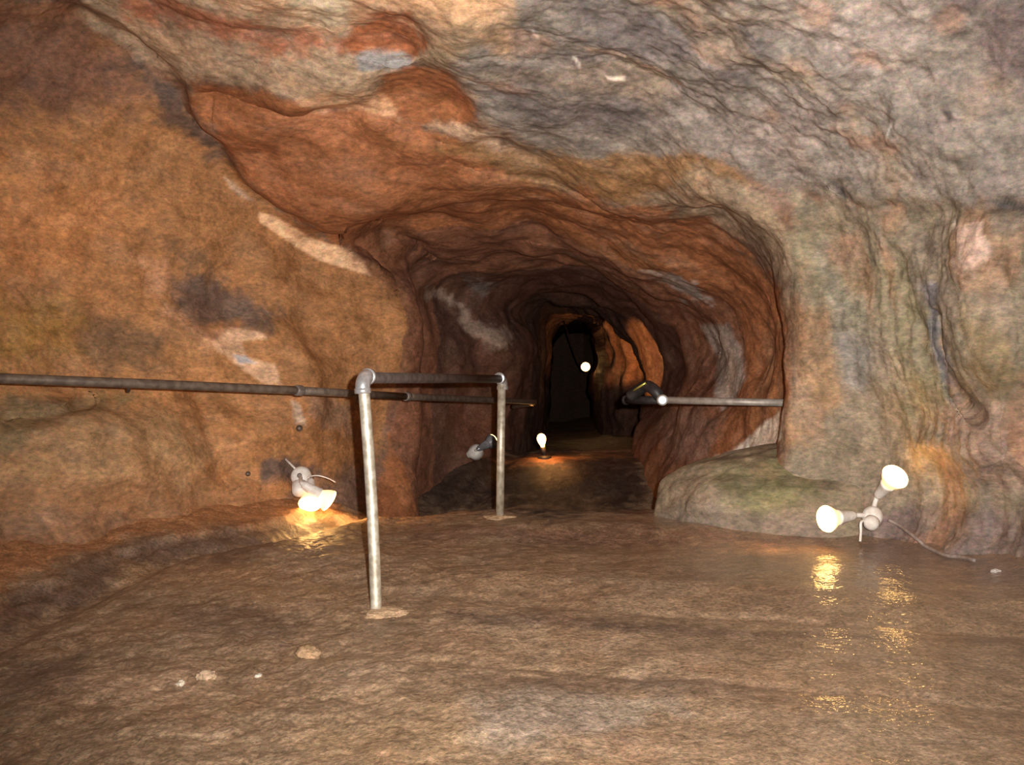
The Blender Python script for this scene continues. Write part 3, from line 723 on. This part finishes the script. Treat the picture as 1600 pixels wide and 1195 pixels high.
bm = bmesh.new(); a, b = W(990, 610, 5.58), W(1009, 598, 5.52); tube(bm, [a, a.lerp(b, 0.5), b], 0.006, 10); o = part('reflection_strip', bm, M_yellow, root3, E0); o['label'] = 'yellow lamp reflection on the bent pipe, made as a strip'  # lamp reflection on the dark pipe, modelled as a yellow strip

# ------------------------------------------------------------------ lamps
LIGHTS = []
def lamp(parent, l0, origin, axis, scale=1.0, lit=True, holder=M_white, power=6.0, far=False):
    """lamp holder with a reflector bulb; origin = back of the holder, axis = the way it shines"""
    ax = Vector(axis).normalized(); o = Vector(origin); s = scale
    bm = bmesh.new()
    lathe(bm, o, ax, [(0, 0.010 * s), (0.012 * s, 0.012 * s), (0.016 * s, 0.019 * s), (0.03 * s, 0.022 * s), (0.105 * s, 0.033 * s), (0.108 * s, 0.035 * s), (0.116 * s, 0.035 * s), (0.117 * s, 0.030 * s)], 28)
    h = part('lamp_holder', bm, holder, parent, l0)
    bm = bmesh.new()
    lathe(bm, o, ax, [(0.112 * s, 0.026 * s), (0.125 * s, 0.033 * s), (0.142 * s, 0.045 * s), (0.158 * s, 0.054 * s), (0.170 * s, 0.0585 * s), (0.176 * s, 0.060 * s)], 32, caps=False)
    b = part('bulb', bm, M_body if lit is True else M_off, parent, l0)
    bm = bmesh.new()
    lathe(bm, o, ax, [(0.176 * s, 0.060 * s), (0.184 * s, 0.057 * s), (0.190 * s, 0.047 * s), (0.194 * s, 0.032 * s), (0.196 * s, 0.015 * s), (0.1965 * s, 0.0005)], 32, caps=False)
    f = obj('lamp_face', rot_local(bm, l0), (M_face_dim if far else M_face) if lit else M_off, b)
    return o + ax * 0.2 * s, ax

def arm(parent, l0, pts, r=0.011, mat=M_white):
    bm = bmesh.new(); tube(bm, curve_pts(pts, 5), r, 14); part('arm', bm, mat, parent, l0)

def spot(name, loc, direction, power, col=(1.0, 0.52, 0.18), angle=110, blend=0.8, size=0.05):
    l = bpy.data.lights.new(name, 'SPOT'); l.energy = power; l.color = col; l.spot_size = math.radians(angle); l.spot_blend = blend; l.shadow_soft_size = size
    o = bpy.data.objects.new(name, l); C.objects.link(o); o.location = loc; o.rotation_euler = Vector(direction).to_track_quat('-Z', 'Y').to_euler(); return o

def box_dome(parent, l0, c, n, r=0.045, depth=0.05, mat=M_white, screw=True):
    bm = bmesh.new(); n = Vector(n).normalized()
    lathe(bm, Vector(c) - n * depth * 1.6, n, [(0, r * 0.98), (depth * 1.4, r), (depth * 1.75, r * 0.97), (depth * 2.05, r * 0.8), (depth * 2.25, r * 0.5), (depth * 2.3, r * 0.05)], 28)
    o = part('junction_box', bm, mat, parent, l0)
    if not screw: return
    bm = bmesh.new()
    lathe(bm, Vector(c) + n * depth * 0.62, n, [(0, r * 0.25), (0.004, r * 0.25), (0.006, r * 0.18), (0.0062, 0.001)], 14); obj('cover_screw', rot_local(bm, l0), M_grey, o)

# right pair: one lamp shines left, one up
bx = W(1363, 806, 4.42)
r4 = thing('twin_lamp', 'white twin lamp on the right wall, bulbs glowing, one aimed up', 'lamp', bx)
box_dome(r4, bx, bx, (-0.35, -0.85, 0.3), 0.046, 0.05, screw=False)
bm = bmesh.new(); lathe(bm, W(1364, 812, 4.38), W(1357, 826, 4.34) - W(1364, 812, 4.38), [(0, 0.02), (0.004, 0.032), (0.03, 0.034), (0.045, 0.026), (0.052, 0.01)], 22); part('conduit_body', bm, M_white, r4, bx)
axL = Vector((-0.90, -0.42, -0.04)).normalized(); fL = W(1288, 811, 4.32); oL = fL - axL * 0.19
axU = Vector((0.20, -0.76, 0.62)).normalized(); fU = W(1401, 742, 4.32); oU = fU - axU * 0.19
for ax, o_ in ((axL, oL), (axU, oU)):
    lamp(r4, bx, o_, ax); arm(r4, bx, [bx + (o_ - bx) * 0.25, bx.lerp(o_, 0.7), o_ + ax * 0.01])
bm = bmesh.new(); p = W(1346, 815, 4.36); tube(bm, curve_pts([bx + Vector((-0.02, -0.02, -0.02)), p, W(1345, 832, 4.35), W(1344, 846, 4.34)], 5), 0.006, 10); part('wire_stub', bm, M_white, r4, bx)
spot('lamp_beam', fL + axL * 0.03, Vector((-0.9, 0.06, -0.2)), 7, angle=75); spot('lamp_beam', fU + axU * 0.03, axU, 0.8)

cb = []
for px_, py_ in ((1388, 812), (1405, 821), (1420, 832), (1434, 843), (1446, 853), (1462, 861), (1480, 868), (1500, 874), (1522, 880)):
    h = shell_hit(px_, py_) or 4.2
    cb.append(min(W(px_, py_, h - 0.03), on_floor(px_, py_) + Vector((0, -0.01, 0.012)), key=lambda p: p.y))
bm = bmesh.new(); tube(bm, curve_pts(cb, 7), 0.008, 12); tag(obj('electric_cable', bm, M_cable), 'grey cable running down to the floor from the right twin lamp', 'cable')

# left pair: one lamp shines down towards the walkway, the other along the ledge to the right
bx = W(470, 744, 5.28)
r5 = thing('twin_lamp', 'white twin lamp at the foot of the left wall shining down beside the near post', 'lamp', bx)
box_dome(r5, bx, bx, (0.0, -0.95, 0.2), 0.056, 0.05)
bm = bmesh.new(); lathe(bm, W(467, 754, 5.2), W(470, 780, 5.14) - W(467, 754, 5.2), [(0, 0.03), (0.004, 0.04), (0.05, 0.042), (0.07, 0.036), (0.08, 0.015)], 24); part('conduit_body', bm, M_white, r5, bx)
a1 = Vector((0.10, -0.62, -0.62)).normalized(); f1 = W(484, 790, 5.12); o1 = f1 - a1 * 0.19
a2 = Vector((0.78, 0.22, -0.55)).normalized(); f2 = W(517, 784, 5.16); o2 = f2 - a2 * 0.19
for ax, o_ in ((a1, o1), (a2, o2)):
    lamp(r5, bx, o_, ax); arm(r5, bx, [bx + (o_ - bx) * 0.25, bx.lerp(o_, 0.7), o_ + ax * 0.01])
bm = bmesh.new(); tube(bm, curve_pts([W(482, 744, 5.26), W(497, 743, 5.24), W(512, 747, 5.25), W(524, 753, 5.28)], 6), 0.004, 8); part('wire', bm, M_white, r5, bx)
bm = bmesh.new(); tube(bm, curve_pts([W(461, 732, 5.26), W(453, 724, 5.28), W(446, 717, 5.34)], 6), 0.006, 8); part('wire', bm, M_white, r5, bx)
spot('lamp_beam', f1 + a1 * 0.03, a1, 1); spot('lamp_beam', f2 + a2 * 0.03, a2 + Vector((0, 0, -0.15)), 9)

# two round bolts in the left wall
for px_, py_, r_, lb in ((468, 669, 0.018, 'dark round bolt in the left wall just below the long hand rail'), (388, 740, 0.013, 'small round bolt low in the left wall, left of the twin lamp')):
    h = shell_hit(px_, py_) or 5.4
    p = W(px_, py_, h); bm = bmesh.new(); d_ = Vector((0.1, -1, 0.05)).normalized()
    lathe(bm, p - d_ * 0.05, d_, [(0, r_ * 0.5), (0.05, r_ * 0.5), (0.052, r_), (0.062, r_), (0.064, r_ * 0.62), (0.078, r_ * 0.6), (0.08, r_ * 0.2)], 18)
    tag(obj('wall_bolt', bm, M_brown), lb, 'bolt')

# lamp further in, its back to the camera
bx = W(741, 704, 7.6)
r6 = thing('wall_lamp', 'white lamp fixture behind the far post, its grey back turned to us', 'lamp', bx)
box_dome(r6, bx, bx, (-0.5, -0.6, 0.6), 0.062, 0.032, screw=False)
bm = bmesh.new(); lathe(bm, W(730, 712, 7.62), W(752, 700, 7.6) - W(730, 712, 7.62), [(0, 0.012), (0.004, 0.024), (0.06, 0.045), (0.11, 0.048), (0.118, 0.03)], 20); part('conduit_body', bm, M_white, r6, bx)
tgt = W(1004, 560, 9.0)
f3 = W(768, 690, 7.65); a3 = (tgt - f3).normalized(); o3 = f3 - a3 * 0.17
lamp(r6, bx, o3, a3, 1.0, lit='back', holder=M_off); arm(r6, bx, [bx, bx.lerp(o3, 0.6), o3 + a3 * 0.01])
spot('lamp_beam', f3 + a3 * 0.03, a3, 230, angle=24, blend=0.35, size=0.03)

# lamp on the far step
d8 = 8.35
gp = on_floor(851, 716); d8 = gp.y
r7 = thing('floor_lamp', 'glowing bulb on a dark holder standing on the far step in the passage', 'lamp', gp)
f8 = W(846, 685, d8); o8 = W(849, 703, d8); a8 = (f8 - o8).normalized()
bm = bmesh.new(); lathe(bm, o8 - a8 * 0.03, a8, [(0, 0.014), (0.004, 0.02), (0.05, 0.024), (0.055, 0.019)], 20); part('lamp_holder', bm, M_black, r7, gp)
bm = bmesh.new(); lathe(bm, o8 + a8 * 0.02, a8, [(0, 0.014), (0.02, 0.018), (0.045, 0.031), (0.07, 0.038), (0.09, 0.037), (0.108, 0.027), (0.118, 0.012), (0.12, 0.001)], 24); part('bulb', bm, M_face_dim, r7, gp)
bm = bmesh.new(); tube(bm, [gp - Vector((0, 0, 0.02)), gp.lerp(o8, 0.5) + Vector((0.005, 0.01, 0)), o8 - a8 * 0.02], 0.012, 12); part('stand', bm, M_black, r7, gp)
bm = bmesh.new(); lathe(bm, gp - Vector((0, 0, 0.03)), (0, 0, 1), [(0, 0.06), (0.04, 0.06), (0.05, 0.045), (0.055, 0.01)], 20); part('base', bm, M_black, r7, gp)
spot('lamp_beam', f8 + Vector((0.02, -0.06, 0)), Vector((0.5, 0.1, -0.8)), 5, col=(1, 0.4, 0.1), angle=165)

# deep lamp
f9 = W(915, 573, 15.5)
r8 = thing('wall_lamp', 'small round lamp glowing deep in the dark passage', 'lamp', f9)
a9 = Vector((-0.05, -1, 0)).normalized(); o9 = f9 - a9 * 0.23
lamp(r8, f9, o9, a9, 1.2, holder=M_black, far=True)
arm(r8, f9, [o9 + a9 * 0.01, o9 + Vector((-0.1, 0.15, 0.1)), W(880, 500, 17.5)], 0.014, M_black)
spot('lamp_beam', f9 + a9 * 0.04, (0, -0.8, -0.35), 3, angle=40)
# a lamp round the corner behind the right rib lights the rock beyond it
spot('lamp_beam', W(1018, 600, 11.5), W(955, 540, 14.5) - W(1018, 600, 11.5), 450, angle=26, blend=0.7, size=0.05)

# ------------------------------------------------------------------ camera flash, camera, world
fl = bpy.data.lights.new('camera_flash', 'SPOT'); fl.energy = 1050; fl.color = (1.0, 0.97, 0.93); fl.spot_size = math.radians(94); fl.spot_blend = 1.0; fl.shadow_soft_size = 0.012
fo = bpy.data.objects.new('camera_flash', fl); C.objects.link(fo); fo.location = (0.075, 0.0, H + 0.05); fo.rotation_euler = (math.radians(94), 0, math.radians(-3))

w = bpy.data.worlds.new('cave_dark'); sc.world = w; w.use_nodes = True
w.node_tree.nodes['Background'].inputs[0].default_value = (0, 0, 0, 1)

cam = bpy.data.cameras.new('camera'); cam.sensor_width = 36; cam.lens = 36 * F / 1600; cam.clip_start = 0.02; cam.clip_end = 100
co = bpy.data.objects.new('camera', cam); C.objects.link(co); co.location = (0, 0, H); co.rotation_euler = (math.radians(90), 0, 0)
sc.camera = co
sc.cycles.max_bounces = 6; sc.cycles.diffuse_bounces = 3
vs = sc.view_settings; vs.view_transform = 'Standard'; vs.look = 'None'; vs.gamma = 1; vs.use_curve_mapping = False; vs.exposure = 0.1
